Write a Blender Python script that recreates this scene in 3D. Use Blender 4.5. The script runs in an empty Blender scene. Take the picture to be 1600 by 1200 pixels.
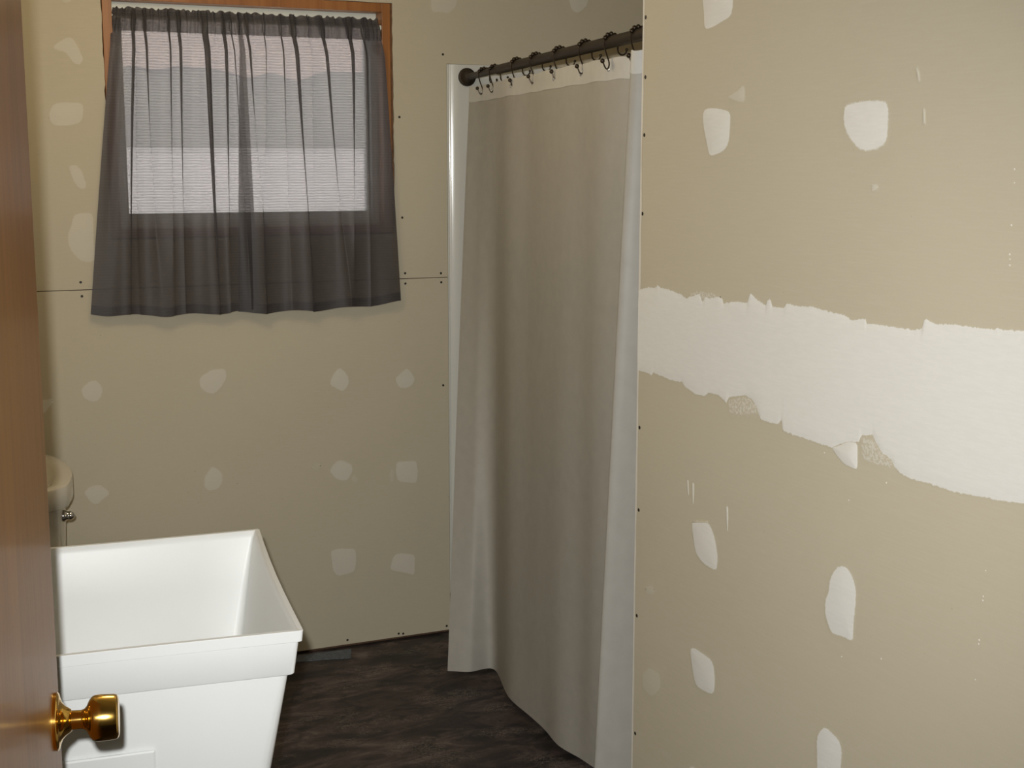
import bpy, bmesh, math, random
from mathutils import Vector, Matrix, noise
from mathutils.geometry import tessellate_polygon
SC = bpy.context.scene
COL = SC.collection
random.seed(4)
# ------------------------------------------------------------------ camera
D, XR, YE, XL, ZC = 4.2281, 1.3747, 2.435, -0.06, 2.44     # back wall, right wall, end of right wall, left wall, ceiling
EYE = Vector((0, 0, 1.5965))
cam = bpy.data.cameras.new('camera'); camo = bpy.data.objects.new('camera', cam); COL.objects.link(camo)
r_, u_, f_ = Vector((0.912551, -0.408961, 0.000915)), Vector((0.064029, 0.145083, 0.987346)), Vector((0.403919, 0.900945, -0.158581))
M = Matrix.Identity(4)
for i in range(3):
    M[i][0], M[i][1], M[i][2], M[i][3] = r_[i], u_[i], -f_[i], EYE[i]
camo.matrix_world = M
cam.sensor_width = 36; cam.sensor_fit = 'HORIZONTAL'; cam.lens = 2142.46 / 1600 * 36
cam.clip_start = 0.02
SC.camera = camo
# ------------------------------------------------------------------ sky, lights, exposure
world = bpy.data.worlds.new('world'); SC.world = world; world.use_nodes = True
wn = world.node_tree; wn.nodes.clear()
sky = wn.nodes.new('ShaderNodeTexSky'); sky.sky_type = 'NISHITA'; sky.sun_disc = False
sky.sun_elevation = math.radians(38); sky.sun_rotation = math.radians(150); sky.dust_density = 4.0; sky.air_density = 1.2
bg = wn.nodes.new('ShaderNodeBackground'); bg.inputs[1].default_value = 0.55
wo = wn.nodes.new('ShaderNodeOutputWorld')
hs = wn.nodes.new('ShaderNodeHueSaturation'); hs.inputs['Saturation'].default_value = 0.25
wn.links.new(sky.outputs[0], hs.inputs['Color']); wn.links.new(hs.outputs[0], bg.inputs[0]); wn.links.new(bg.outputs[0], wo.inputs[0])
# the camera's flash, a little above and left of the lens
fl = bpy.data.lights.new('camera_flash', 'SPOT'); fl.energy = 262; fl.color = (1.0, 1.0, 0.985)
fl.spot_size = math.radians(74); fl.spot_blend = 1.0; fl.shadow_soft_size = 0.012
flo = bpy.data.objects.new('camera_flash', fl); COL.objects.link(flo)
flo.location = EYE - 0.026 * r_ + 0.05 * u_
flo.rotation_euler = (f_ - 0.05 * u_ + 0.02 * r_).to_track_quat('-Z', 'Y').to_euler()
# bulb of the ceiling fixture
bl = bpy.data.lights.new('ceiling_bulb', 'POINT'); bl.energy = 12.5; bl.color = (1.0, 0.80, 0.52); bl.shadow_soft_size = 0.17
blo = bpy.data.objects.new('ceiling_bulb', bl); COL.objects.link(blo); blo.location = (0.60, 3.20, 2.20)
vs = SC.view_settings
vs.view_transform = 'Standard'; vs.look = 'None'; vs.gamma = 1; vs.use_curve_mapping = False; vs.exposure = 0.0
SC.display_settings.display_device = 'sRGB'
DATA = {"back":[[[[0.4492,1.9282],[0.4629,1.9376],[0.4902,1.9556],[0.5055,1.9526],[0.5178,1.9305],[0.5317,1.8948],[0.5243,1.8801],[0.5065,1.8805],[0.4921,1.9026],[0.4795,1.9166],[0.4575,1.9186]],0.42],[[[0.4314,1.7475],[0.4457,1.7681],[0.4857,1.7711],[0.5259,1.7696],[0.5243,1.7353],[0.5165,1.7145],[0.4825,1.7049],[0.4447,1.7045],[0.4307,1.7157]],0.42],[[[0.4769,1.5878],[0.495,1.5924],[0.5101,1.5785],[0.524,1.5367],[0.5211,1.5227],[0.503,1.5228],[0.4883,1.5461]],0.4],[[[0.4837,1.4485],[0.5224,1.4526],[0.5383,1.4524],[0.5362,1.3062],[0.5042,1.3071],[0.4824,1.3266],[0.4656,1.3552],[0.4639,1.3928],[0.4775,1.4136]],0.4],[[[0.4817,2.0695],[0.5046,2.0706],[0.5057,2.0582],[0.4931,2.0523],[0.4826,2.0536]],0.3],[[[1.609,2.1273],[1.7025,2.1319],[1.6967,2.0967],[1.6689,2.073],[1.6414,2.0792],[1.614,2.0731]],0.3],[[[2.1,2.1483],[2.1766,2.152],[2.1674,2.1182],[2.1339,2.0938],[2.1123,2.1054]],0.5],[[[0.8346,0.9412],[0.871,0.9631],[0.9149,0.9645],[0.918,0.936],[0.9032,0.9106],[0.8764,0.8861],[0.8489,0.896],[0.8337,0.9151]],0.45],[[[0.8395,0.6259],[0.8647,0.6585],[0.8922,0.6354],[0.8952,0.6062],[0.8783,0.583],[0.85,0.5796],[0.8365,0.5953]],0.4],[[[0.4809,0.9285],[0.5022,0.9485],[0.5246,0.9529],[0.5423,0.9303],[0.5393,0.9051],[0.5216,0.8867],[0.4996,0.8922],[0.4853,0.9049]],0.4],[[[0.4735,0.6125],[0.4948,0.6283],[0.5194,0.6319],[0.543,0.6116],[0.5501,0.5989],[0.5267,0.5852],[0.511,0.5708],[0.4925,0.5786]],0.4],[[[1.2504,0.8942],[1.2616,0.9213],[1.28,0.9446],[1.2942,0.9402],[1.3131,0.9146],[1.3148,0.89],[1.2964,0.8666],[1.2786,0.8748]],0.5],[[[1.4737,0.8975],[1.5022,0.9206],[1.5157,0.9304],[1.532,0.9116],[1.543,0.8895],[1.5315,0.8723],[1.509,0.8631],[1.4867,0.8681]],0.5],[[[1.2444,0.6094],[1.2629,0.6326],[1.2848,0.6413],[1.3207,0.6203],[1.3218,0.5987],[1.3052,0.5716],[1.2798,0.5725],[1.2584,0.5867]],0.48],[[[1.4759,0.6172],[1.5453,0.6147],[1.5495,0.5778],[1.5445,0.538],[1.5051,0.5454],[1.4781,0.5516],[1.4717,0.5849]],0.5],[[[1.4546,0.5937],[1.4666,0.589],[1.4638,0.5493],[1.454,0.5502],[1.4514,0.5723]],0.2],[[[1.2425,0.3403],[1.2679,0.341],[1.279,0.3469],[1.2898,0.3384],[1.3266,0.3378],[1.3296,0.3009],[1.3229,0.2577],[1.2661,0.2501],[1.2497,0.2667],[1.2455,0.3109]],0.5],[[[1.4469,0.2498],[1.4604,0.2963],[1.4756,0.3042],[1.5364,0.2911],[1.5334,0.2204],[1.4937,0.2351]],0.5],[[[0.3447,0.9001],[0.3664,0.9024],[0.4006,0.9059],[0.4017,0.9],[0.3881,0.8826],[0.3712,0.8621],[0.3575,0.8607],[0.3493,0.8757]],0.62],[[[1.1849,0.6339],[1.2021,0.6408],[1.219,0.6287],[1.2058,0.6129],[1.1888,0.6187]],0.12],[[[1.32,0.5809],[1.3332,0.584],[1.3417,0.5703],[1.3328,0.5603],[1.3197,0.568]],0.12]],"right":[[[[2.2197,1.9096],[2.1147,1.8981],[2.1155,1.8818],[2.1173,1.8553],[2.1472,1.8485],[2.1785,1.8412],[2.2084,1.8379],[2.2096,1.8661]],0.9,0.004],[[[2.2069,1.6897],[2.2022,1.696],[2.1761,1.6973],[2.144,1.694],[2.114,1.6883],[2.1144,1.6656],[2.1175,1.6319],[2.1365,1.6184],[2.1804,1.6101],[2.1896,1.6328],[2.2043,1.6679]],0.92,0.004],[[[1.7906,1.6872],[1.7623,1.6906],[1.7334,1.6923],[1.6911,1.6899],[1.6848,1.6861],[1.6838,1.6549],[1.6852,1.6265],[1.7227,1.6161],[1.7489,1.6192],[1.7704,1.6331],[1.7898,1.6557]],1,0.01],[[[2.0765,1.7329],[2.0719,1.7307],[2.0698,1.7038],[2.0826,1.7043],[2.1253,1.7144],[2.0986,1.7216]],0.3,0.006],[[[1.6275,1.7378],[1.6221,1.7341],[1.6155,1.7132],[1.6207,1.7152]],0.35,0.004],[[[1.6077,1.677],[1.6035,1.6752],[1.6009,1.6529],[1.6061,1.6547]],0.35,0.004],[[[1.7165,1.5651],[1.7023,1.5661],[1.7007,1.5581],[1.7142,1.556]],0.3,0.004],[[[2.2144,0.911],[2.1928,0.9186],[2.1544,0.9255],[2.1325,0.9052],[2.1183,0.8669],[2.1211,0.838],[2.1678,0.8403],[2.197,0.853]],0.9,0.005],[[[1.7813,0.9139],[1.7699,0.9376],[1.7518,0.9507],[1.7363,0.9509],[1.722,0.9388],[1.7116,0.9197],[1.7129,0.8913],[1.7153,0.8623],[1.7146,0.8317],[1.7383,0.8338],[1.7716,0.8288],[1.7894,0.8556],[1.7898,0.8845],[1.7813,0.8933]],1,0.007],[[[2.2093,0.6573],[2.1952,0.6629],[2.13,0.6597],[2.1227,0.6478],[2.1174,0.6256],[2.1202,0.5933],[2.1526,0.5887],[2.1859,0.5889],[2.1997,0.6211]],0.9,0.005],[[[1.7988,0.6385],[1.7791,0.6634],[1.7592,0.6585],[1.7384,0.6541],[1.7306,0.6405],[1.7333,0.6035],[1.7383,0.5803],[1.7926,0.5568]],1,0.007],[[[2.3912,0.7269],[2.3667,0.7392],[2.3499,0.7363],[2.3564,0.7242],[2.3809,0.717]],0.15,0.008],[[[2.3952,0.5374],[2.3657,0.5635],[2.3214,0.5634],[2.3203,0.5328],[2.3538,0.5049],[2.3891,0.5078]],0.16,0.012],[[[2.2028,0.4099],[2.1896,0.4195],[2.1788,0.419],[2.1754,0.4014],[2.2065,0.3881]],0.5,0.005],[[[1.7899,1.1393],[1.7702,1.1454],[1.7511,1.1557],[1.724,1.1596],[1.7218,1.1156],[1.7561,1.1188],[1.7742,1.1287]],0.9,0.002],[[[2.2336,0.9909],[2.2292,0.9919],[2.2261,0.9601],[2.2307,0.9638]],0.7,0.0015],[[[2.2167,0.9884],[2.208,0.9902],[2.2071,0.9691],[2.2096,0.9447],[2.2147,0.9626]],0.55,0.0015],[[[2.0952,0.9703],[2.0888,0.9717],[2.087,0.9503],[2.0881,0.9225],[2.0932,0.9442]],0.7,0.0015],[[[2.2127,0.9125],[2.1545,0.9275],[2.1527,0.9242],[2.2125,0.9096]],0.01,0.001]],"up":[[2.439,1.3437],[2.4311,1.3444],[2.3923,1.3524],[2.3713,1.3522],[2.3592,1.3589],[2.3468,1.3547],[2.3172,1.3539],[2.2718,1.3484],[2.2495,1.342],[2.2324,1.3495],[2.2028,1.358],[2.192,1.3417],[2.1816,1.3539],[2.169,1.3519],[2.1366,1.3578],[2.1242,1.3514],[2.1223,1.3446],[2.0808,1.3519],[2.0441,1.3527],[2.0393,1.3642],[2.0352,1.3709],[2.0206,1.3637],[1.9871,1.3529],[1.9819,1.3642],[1.9732,1.3642],[1.9676,1.3531],[1.9339,1.3546],[1.926,1.3627],[1.8932,1.3609],[1.8536,1.3639],[1.8276,1.3616],[1.8022,1.3598],[1.7712,1.359],[1.7525,1.3521],[1.7173,1.358],[1.714,1.3508],[1.6824,1.3523],[1.6379,1.3523],[1.6056,1.353],[1.5859,1.3569],[1.5847,1.3695],[1.5782,1.3719],[1.5588,1.3662],[1.525,1.3698],[1.4769,1.3705],[1.4408,1.3711],[1.4348,1.3754],[1.4265,1.3727],[1.387,1.3754],[1.3246,1.3795],[1.247,1.3843]],"lo":[[2.4338,1.1774],[2.4258,1.1785],[2.3865,1.178],[2.3786,1.1752],[2.3721,1.182],[2.3387,1.1799],[2.3014,1.177],[2.2607,1.1791],[2.2471,1.1717],[2.2117,1.1631],[2.1776,1.1646],[2.1653,1.1734],[2.1282,1.1737],[2.1034,1.1632],[2.0944,1.1753],[2.0419,1.187],[2.0189,1.1819],[2.0031,1.1671],[1.9966,1.1561],[1.9912,1.1519],[1.9655,1.1507],[1.9425,1.1517],[1.9302,1.1602],[1.9251,1.1438],[1.8944,1.1414],[1.8671,1.1414],[1.8143,1.1399],[1.7887,1.1395],[1.7523,1.1555],[1.7253,1.1605],[1.7211,1.1613],[1.7142,1.1742],[1.7054,1.1746],[1.6881,1.1789],[1.6787,1.1673],[1.6635,1.1542],[1.6405,1.1482],[1.6373,1.1421],[1.6199,1.1317],[1.5952,1.1284],[1.5582,1.13],[1.5071,1.1286],[1.4587,1.1323],[1.44,1.1348],[1.4123,1.1359],[1.3683,1.1426],[1.3051,1.1467],[1.2269,1.1532]],"specks":[[1.4319,1.0301],[1.4337,0.9919],[1.4341,0.9858],[1.4367,0.9263],[1.4372,0.9201],[1.4398,0.8659],[1.7423,0.7979],[1.6445,0.8275],[1.4216,1.59],[1.4202,1.5718],[1.4213,1.5155],[1.4213,1.4761],[1.4203,1.4697],[1.4201,1.4616],[1.8083,1.1269],[1.6514,1.11],[1.7402,1.062]],"sb":[[1.4994,1.7437],[1.5051,1.4239],[1.5128,1.2432],[1.5135,1.2097],[1.6381,1.2393],[1.639,1.2096],[1.6503,1.9445],[1.6432,0.8643],[0.4941,1.2487],[0.4958,1.2068],[1.2942,0.025],[1.475,0.0214],[1.4911,0.0191],[1.6499,0.0239]],"sr":[[2.4253,1.8811],[2.4227,1.7659],[2.4234,1.6532],[2.4256,1.4976],[2.4239,1.0604],[2.4219,0.8861],[2.4229,0.6573],[2.4217,0.3959]],"cb":[[1.495,3.8227],[1.5549,3.784],[1.6276,3.7757],[1.5864,3.5364],[1.5781,3.3832],[1.5704,3.2403],[1.5801,3.1213],[1.587,3.0223]],"sponge":[[[2.099,1.1715],[2.0418,1.1861],[2.0128,1.182],[1.9975,1.1594],[2.04,1.1488],[2.0929,1.1425]],[[1.7182,1.1715],[1.6891,1.1761],[1.6756,1.1641],[1.6606,1.1537],[1.6372,1.1489],[1.6318,1.1357],[1.6764,1.1326],[1.7116,1.134]],[[2.2455,1.3506],[2.203,1.3634],[2.1612,1.3624],[2.1245,1.3576],[2.1601,1.3379],[2.2278,1.343]]]}
# ------------------------------------------------------------------ helpers
def link(o, parent=None):
    COL.objects.link(o)
    if parent: o.parent = parent
    return o
def obj(name, verts, faces, mat=None, parent=None, smooth=None):
    me = bpy.data.meshes.new(name); me.from_pydata([tuple(v) for v in verts], [], faces)
    bm = bmesh.new(); bm.from_mesh(me); bmesh.ops.recalc_face_normals(bm, faces=bm.faces); bm.to_mesh(me); bm.free()
    if mat: me.materials.append(mat)
    if smooth is not None:
        for f in me.polygons: f.use_smooth = True
        me.set_sharp_from_angle(angle=math.radians(smooth))
    return link(bpy.data.objects.new(name, me), parent)
class MB:
    def __init__(s): s.v = []; s.f = []
    def add(s, v, f):
        b = len(s.v); s.v += [Vector(x) for x in v]; s.f += [[b + i for i in q] for q in f]; return s
    def box(s, x0, x1, y0, y1, z0, z1, bev=0):
        bm = bmesh.new(); bmesh.ops.create_cube(bm, size=1)
        for v in bm.verts: v.co = Vector(((x0+x1)/2 + v.co.x*(x1-x0), (y0+y1)/2 + v.co.y*(y1-y0), (z0+z1)/2 + v.co.z*(z1-z0)))
        if bev: bmesh.ops.bevel(bm, geom=bm.edges[:], offset=bev, segments=2, affect='EDGES', profile=0.5)
        bm.verts.index_update()
        s.add([v.co.copy() for v in bm.verts], [[v.index for v in f.verts] for f in bm.faces]); bm.free(); return s
    def loft(s, loops, cap0=True, cap1=True):
        n = len(loops[0]); v = [x for l in loops for x in l]; f = []
        for k in range(len(loops)-1):
            for i in range(n):
                j = (i+1) % n; f.append([k*n+i, k*n+j, (k+1)*n+j, (k+1)*n+i])
        if cap0: f.append(list(range(n))[::-1])
        if cap1: f.append([(len(loops)-1)*n+i for i in range(n)])
        return s.add(v, f)
    def lathe(s, base, axis, prof, n=32):
        axis = Vector(axis).normalized(); a = axis.orthogonal().normalized(); b = axis.cross(a)
        L = [[Vector(base) + axis*t + (a*math.cos(2*math.pi*i/n) + b*math.sin(2*math.pi*i/n))*max(r, 1e-4) for i in range(n)] for t, r in prof]
        return s.loft(L)
    def tube(s, pts, r, n=8):
        pts = [Vector(p) for p in pts]; L = []; up = None
        for i, p in enumerate(pts):
            t = (pts[min(i+1, len(pts)-1)] - pts[max(i-1, 0)]).normalized()
            up = t.orthogonal().normalized() if up is None else (up - t*up.dot(t)).normalized()
            b = t.cross(up); rr = r[i] if isinstance(r, (list, tuple)) else r
            L.append([p + (up*math.cos(2*math.pi*k/n) + b*math.sin(2*math.pi*k/n))*rr for k in range(n)])
        return s.loft(L)
    def ball(s, c, r, n=10, m=6):
        return s.lathe(Vector(c)-Vector((0, 0, r)), (0, 0, 1), [(r - r*math.cos(math.pi*k/m), r*math.sin(math.pi*k/m)) for k in range(m+1)], n)
    def torus(s, c, axis, R, r, n=20, m=8):
        axis = Vector(axis).normalized(); a = axis.orthogonal().normalized(); b = axis.cross(a); v = []; f = []
        for i in range(n):
            d = a*math.cos(2*math.pi*i/n) + b*math.sin(2*math.pi*i/n)
            for k in range(m):
                v.append(Vector(c) + d*(R + r*math.cos(2*math.pi*k/m)) + axis*r*math.sin(2*math.pi*k/m))
        for i in range(n):
            for k in range(m):
                f.append([i*m+k, ((i+1) % n)*m+k, ((i+1) % n)*m+(k+1) % m, i*m+(k+1) % m])
        return s.add(v, f)
    def build(s, name, mat, parent=None, smooth=None): return obj(name, s.v, s.f, mat, parent, smooth)
def plate(name, outline, holes, to3d, depth, mat, parent=None):
    """a sheet with openings: outline and holes are 2-D, to3d(a, b, t) puts them in space, t = 0..depth"""
    loops = [outline] + holes
    flat = [p for l in loops for p in l]; n = len(flat)
    tris = tessellate_polygon([[Vector((a, b, 0)) for a, b in l] for l in loops])
    v = [to3d(a, b, 0) for a, b in flat] + [to3d(a, b, depth) for a, b in flat]
    f = [list(t) for t in tris] + [[n+i for i in t][::-1] for t in tris]
    o = 0
    for l in loops:
        for i in range(len(l)):
            a, b = o+i, o+(i+1) % len(l); f.append([a, b, n+b, n+a])
        o += len(l)
    return obj(name, v, f, mat, parent)
def tag(o, label, cat, group=None, kind=None):
    o['label'] = label; o['category'] = cat
    if group: o['group'] = group
    if kind: o['kind'] = kind
    return o
def struct(o, label, cat): return tag(o, label, cat, None, 'structure')
def empty(name, loc=(0, 0, 0)):
    o = bpy.data.objects.new(name, None); o.location = loc; o.empty_display_size = 0.05; COL.objects.link(o); return o
def at(root, *objs):
    """parts were modelled in world space: keep them there under a root that is not at the origin"""
    for o in objs:
        o.parent = root; o.matrix_parent_inverse = Matrix.Translation(-Vector(root.location))
def catmull(P, t):
    n = len(P)-1
    x = min(max(t, 0), 1)*n; i = min(int(x), n-1); k = x-i
    p0, p1, p2, p3 = P[max(i-1, 0)], P[i], P[i+1], P[min(i+2, n)]
    return 0.5*((2*p1) + (p2-p0)*k + (2*p0-5*p1+4*p2-p3)*k*k + (3*p1-p0-3*p2+p3)*k**3)
def smoothstep(a, b, x):
    t = min(max((x-a)/(b-a), 0), 1); return t*t*(3-2*t)
# ------------------------------------------------------------------ materials
class NT:
    def __init__(s, name):
        s.m = bpy.data.materials.new(name); s.m.use_nodes = True; s.t = s.m.node_tree; s.t.nodes.clear()
        s.out = s.n('ShaderNodeOutputMaterial')
    def n(s, typ, **kw):
        x = s.t.nodes.new(typ)
        for k, v in kw.items(): setattr(x, k, v)
        return x
    def l(s, a, b): s.t.links.new(a, b)
    def coords(s, scale=(1, 1, 1)):
        tc = s.n('ShaderNodeTexCoord'); mp = s.n('ShaderNodeMapping'); mp.inputs['Scale'].default_value = scale
        s.l(tc.outputs['Object'], mp.inputs['Vector']); return mp.outputs[0]
    def noise(s, vec, scale, detail=4, rough=0.55, dist=0.0):
        x = s.n('ShaderNodeTexNoise'); x.inputs['Scale'].default_value = scale; x.inputs['Detail'].default_value = detail
        x.inputs['Roughness'].default_value = rough; x.inputs['Distortion'].default_value = dist
        s.l(vec, x.inputs['Vector']); return x.outputs['Fac']
    def ramp(s, fac, stops):
        x = s.n('ShaderNodeValToRGB'); e = x.color_ramp.elements
        while len(e) < len(stops): e.new(0.5)
        for k, (p, c) in enumerate(stops): e[k].position = p; e[k].color = (*c, 1)
        s.l(fac, x.inputs[0]); return x.outputs[0]
    def mix(s, fac, a, b):
        x = s.n('ShaderNodeMix', data_type='RGBA')
        for sock, val in ((x.inputs[0], fac), (x.inputs[6], a), (x.inputs[7], b)):
            if hasattr(val, 'links'): s.l(val, sock)
            elif isinstance(val, (int, float)): sock.default_value = val
            else: sock.default_value = (*val, 1)
        return x.outputs[2]
    def math(s, op, a, b=0.0, c=None):
        x = s.n('ShaderNodeMath', operation=op)
        for i, val in enumerate((a, b, c)):
            if val is None: continue
            if hasattr(val, 'links'): s.l(val, x.inputs[i])
            else: x.inputs[i].default_value = val
        return x.outputs[0]
    def smap(s, x_, a, b):
        x = s.n('ShaderNodeMapRange', interpolation_type='SMOOTHSTEP'); s.l(x_, x.inputs[0])
        x.inputs[1].default_value = a; x.inputs[2].default_value = b; return x.outputs[0]
    def attr(s, name):
        x = s.n('ShaderNodeAttribute'); x.attribute_name = name; return x.outputs['Fac']
    def bump(s, h, strength, dist=0.002):
        x = s.n('ShaderNodeBump'); x.inputs['Strength'].default_value = strength; x.inputs['Distance'].default_value = dist
        s.l(h, x.inputs['Height']); return x.outputs[0]
    def pbr(s, col, rough=0.5, metal=0.0, normal=None, coat=0.0, spec=0.5, coat_rough=0.05):
        x = s.n('ShaderNodeBsdfPrincipled')
        for nm, val in (('Base Color', col), ('Roughness', rough), ('Metallic', metal), ('Coat Weight', coat), ('Specular IOR Level', spec), ('Coat Roughness', coat_rough)):
            if hasattr(val, 'links'): s.l(val, x.inputs[nm])
            else: x.inputs[nm].default_value = (*val, 1) if isinstance(val, tuple) else val
        if normal: s.l(normal, x.inputs['Normal'])
        return x
    def done(s, sh): s.l(sh.outputs[0], s.out.inputs[0]); return s.m
PAPER_A, PAPER_B, MUD = (0.470, 0.424, 0.314), (0.502, 0.452, 0.338), (0.685, 0.672, 0.622)
def paper(t):
    v = t.coords(); streak = t.coords((3, 3, 60))
    c = t.mix(t.noise(v, 3.0, 5), PAPER_A, PAPER_B)
    c = t.mix(t.smap(t.noise(streak, 6.0, 3), 0.35, 0.8), c, (0.50, 0.45, 0.342))
    fleck = t.smap(t.noise(v, 120, 2), 0.735, 0.80)
    c = t.mix(t.math('MULTIPLY', fleck, 0.35), c, (0.16, 0.12, 0.08))
    return c, t.noise(v, 260, 3)
def mat_paper():
    t = NT('drywall_paper'); c, h = paper(t); return t.done(t.pbr(c, 0.75, normal=t.bump(h, 0.08), spec=0.3))
def mat_mud():
    t = NT('joint_compound'); c, h = paper(t); v = t.coords()
    a = t.attr('mud'); k = t.attr('cover')
    e = t.math('ADD', a, t.math('MULTIPLY', t.math('SUBTRACT', t.noise(v, 190, 5, 0.7), 0.5), t.attr('rag')))
    fac = t.math('MULTIPLY', t.smap(e, 0.38, 0.62), k)
    drag = t.noise(t.coords((4, 4, 30)), 9, 4)
    mud = t.mix(t.smap(drag, 0.3, 0.75), MUD, (0.715, 0.70, 0.652))
    rough = t.math('MULTIPLY_ADD', fac, -0.14, 0.75)
    return t.done(t.pbr(t.mix(fac, c, mud), rough, normal=t.bump(t.noise(t.coords((6, 6, 25)), 18, 4), 0.05), spec=0.3))
def mat_flat(name, col, rough=0.5, metal=0.0, var=0.0, scale=20, bump=0.0, coat=0.0, spec=0.5, bscale=200):
    t = NT(name); v = t.coords(); c = col
    if var: c = t.mix(t.noise(v, scale, 4), tuple(x*(1-var) for x in col), tuple(min(1, x*(1+var)) for x in col))
    return t.done(t.pbr(c, rough, metal, t.bump(t.noise(v, bscale, 3), bump) if bump else None, coat, spec))
def mat_wood(name, a, b, c, scale=(14, 14, 0.7), rough=0.35, coat=0.0):
    t = NT(name); v = t.coords(scale)
    g = t.noise(v, 3.0, 8, 0.6, 0.6); fine = t.noise(t.coords(tuple(x*6 for x in scale)), 4, 4)
    col = t.ramp(g, [(0.25, a), (0.5, b), (0.78, c)])
    col = t.mix(t.math('MULTIPLY', t.smap(fine, 0.5, 0.75), 0.35), col, a)
    return t.done(t.pbr(col, rough, normal=t.bump(fine, 0.05), coat=coat, coat_rough=0.12))
def mat_floor():
    t = NT('dark_vinyl'); v = t.coords((2.0, 4.5, 1))
    base = t.noise(v, 2.6, 10, 0.66, 0.8)
    blot = t.noise(t.coords((2.2, 3.6, 1)), 3.4, 6, 0.6, 1.2)
    col = t.ramp(base, [(0.32, (0.008, 0.0078, 0.0085)), (0.44, (0.026, 0.0205, 0.0205)), (0.55, (0.058, 0.043, 0.040)), (0.70, (0.135, 0.108, 0.097))])
    col = t.mix(t.math('MULTIPLY', t.smap(blot, 0.54, 0.68), 0.75), col, (0.010, 0.0105, 0.010))
    vein = t.noise(t.coords((2.6, 5.5, 1)), 8, 10, 0.72, 2.6)
    lines = t.math('SUBTRACT', 1.0, t.smap(t.math('ABSOLUTE', t.math('SUBTRACT', vein, 0.5)), 0.0, 0.020))
    mask = t.smap(t.noise(t.coords((1.5, 2.2, 1)), 4.5, 4), 0.47, 0.62)
    col = t.mix(t.math('MULTIPLY', t.math('MULTIPLY', lines, mask), 0.75), col, (0.30, 0.255, 0.215))
    return t.done(t.pbr(col, t.math('MULTIPLY_ADD', base, 0.2, 0.42), normal=t.bump(base, 0.2), spec=0.35))
def mat_cloth(name, diff, trans, wt, wtr, scale, rough=0.9, tint=(0.95, 0.92, 0.9)):
    """woven cloth: part of the light goes straight through the gaps, part is scattered through, the rest comes back"""
    t = NT(name)
    wv = t.n('ShaderNodeTexWave', wave_type='BANDS', bands_direction='Z'); wv.inputs['Scale'].default_value = scale
    wv.inputs['Distortion'].default_value = 2.5; wv.inputs['Detail'].default_value = 2; wv.inputs['Detail Scale'].default_value = 2.0
    t.l(t.coords(), wv.inputs['Vector'])
    v = t.noise(t.coords((1, 1, 1)), 30, 4)
    d = t.n('ShaderNodeBsdfDiffuse'); t.l(t.mix(v, tuple(x*0.9 for x in diff), tuple(x*1.1 for x in diff)), d.inputs[0])
    tr = t.n('ShaderNodeBsdfTranslucent'); tr.inputs[0].default_value = (*trans, 1)
    m1 = t.n('ShaderNodeMixShader'); m1.inputs[0].default_value = wt; t.l(d.outputs[0], m1.inputs[1]); t.l(tr.outputs[0], m1.inputs[2])
    sh = t.n('ShaderNodeBsdfGlossy'); sh.inputs[0].default_value = (1, 1, 1, 1); sh.inputs['Roughness'].default_value = 0.5
    m3 = t.n('ShaderNodeMixShader'); m3.inputs[0].default_value = 0.02; t.l(m1.outputs[0], m3.inputs[1]); t.l(sh.outputs[0], m3.inputs[2])
    if not wtr: return t.done(m3)
    tp = t.n('ShaderNodeBsdfTransparent'); tp.inputs[0].default_value = (*tint, 1)
    m2 = t.n('ShaderNodeMixShader'); t.l(t.math('MULTIPLY_ADD', wv.outputs['Fac'], wtr*0.5, wtr*0.75), m2.inputs[0])
    t.l(m3.outputs[0], m2.inputs[1]); t.l(tp.outputs[0], m2.inputs[2])
    return t.done(m2)
def mat_glass():
    """obscure bathroom glass: most of the light is scattered on its way through"""
    t = NT('obscure_glass'); tp = t.n('ShaderNodeBsdfTransparent'); tp.inputs[0].default_value = (0.93, 0.95, 0.94, 1)
    tr = t.n('ShaderNodeBsdfTranslucent'); tr.inputs[0].default_value = (0.93, 0.95, 0.96, 1)
    m0 = t.n('ShaderNodeMixShader'); m0.inputs[0].default_value = 0.6; t.l(tp.outputs[0], m0.inputs[1]); t.l(tr.outputs[0], m0.inputs[2])
    g = t.n('ShaderNodeBsdfGlossy'); g.inputs['Roughness'].default_value = 0.05
    fr = t.n('ShaderNodeFresnel'); fr.inputs[0].default_value = 1.3
    m = t.n('ShaderNodeMixShader'); t.l(fr.outputs[0], m.inputs[0]); t.l(m0.outputs[0], m.inputs[1]); t.l(g.outputs[0], m.inputs[2])
    return t.done(m)
def mat_lamp():
    t = NT('opal_glass'); e = t.n('ShaderNodeEmission'); e.inputs[0].default_value = (1, 0.82, 0.56, 1); e.inputs[1].default_value = 2.5
    return t.done(e)
PAPER, MUDM = mat_paper(), mat_mud()
STUD = mat_wood('rough_stud', (0.055, 0.028, 0.014), (0.10, 0.052, 0.026), (0.16, 0.09, 0.045), rough=0.8)
JAMB = mat_wood('orange_wood', (0.20, 0.075, 0.018), (0.29, 0.115, 0.030), (0.36, 0.155, 0.045), rough=0.45)
DOORW = mat_wood('varnished_door', (0.225, 0.088, 0.010), (0.30, 0.122, 0.016), (0.36, 0.155, 0.026), rough=0.43, coat=0.08)
FLOOR = mat_floor()
CEIL = mat_flat('ceiling_white', (0.72, 0.70, 0.65), 0.8, var=0.04, bump=0.1)
WHITEP = mat_flat('white_moulded_plastic', (0.715, 0.73, 0.72), 0.38, var=0.015, scale=8, bump=0.03, spec=0.4, bscale=300)
ACRYL = mat_flat('white_acrylic', (0.58, 0.585, 0.54), 0.16, var=0.01, scale=4, spec=0.5)
VINYL = mat_flat('white_vinyl', (0.72, 0.76, 0.69), 0.4, var=0.02)
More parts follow.
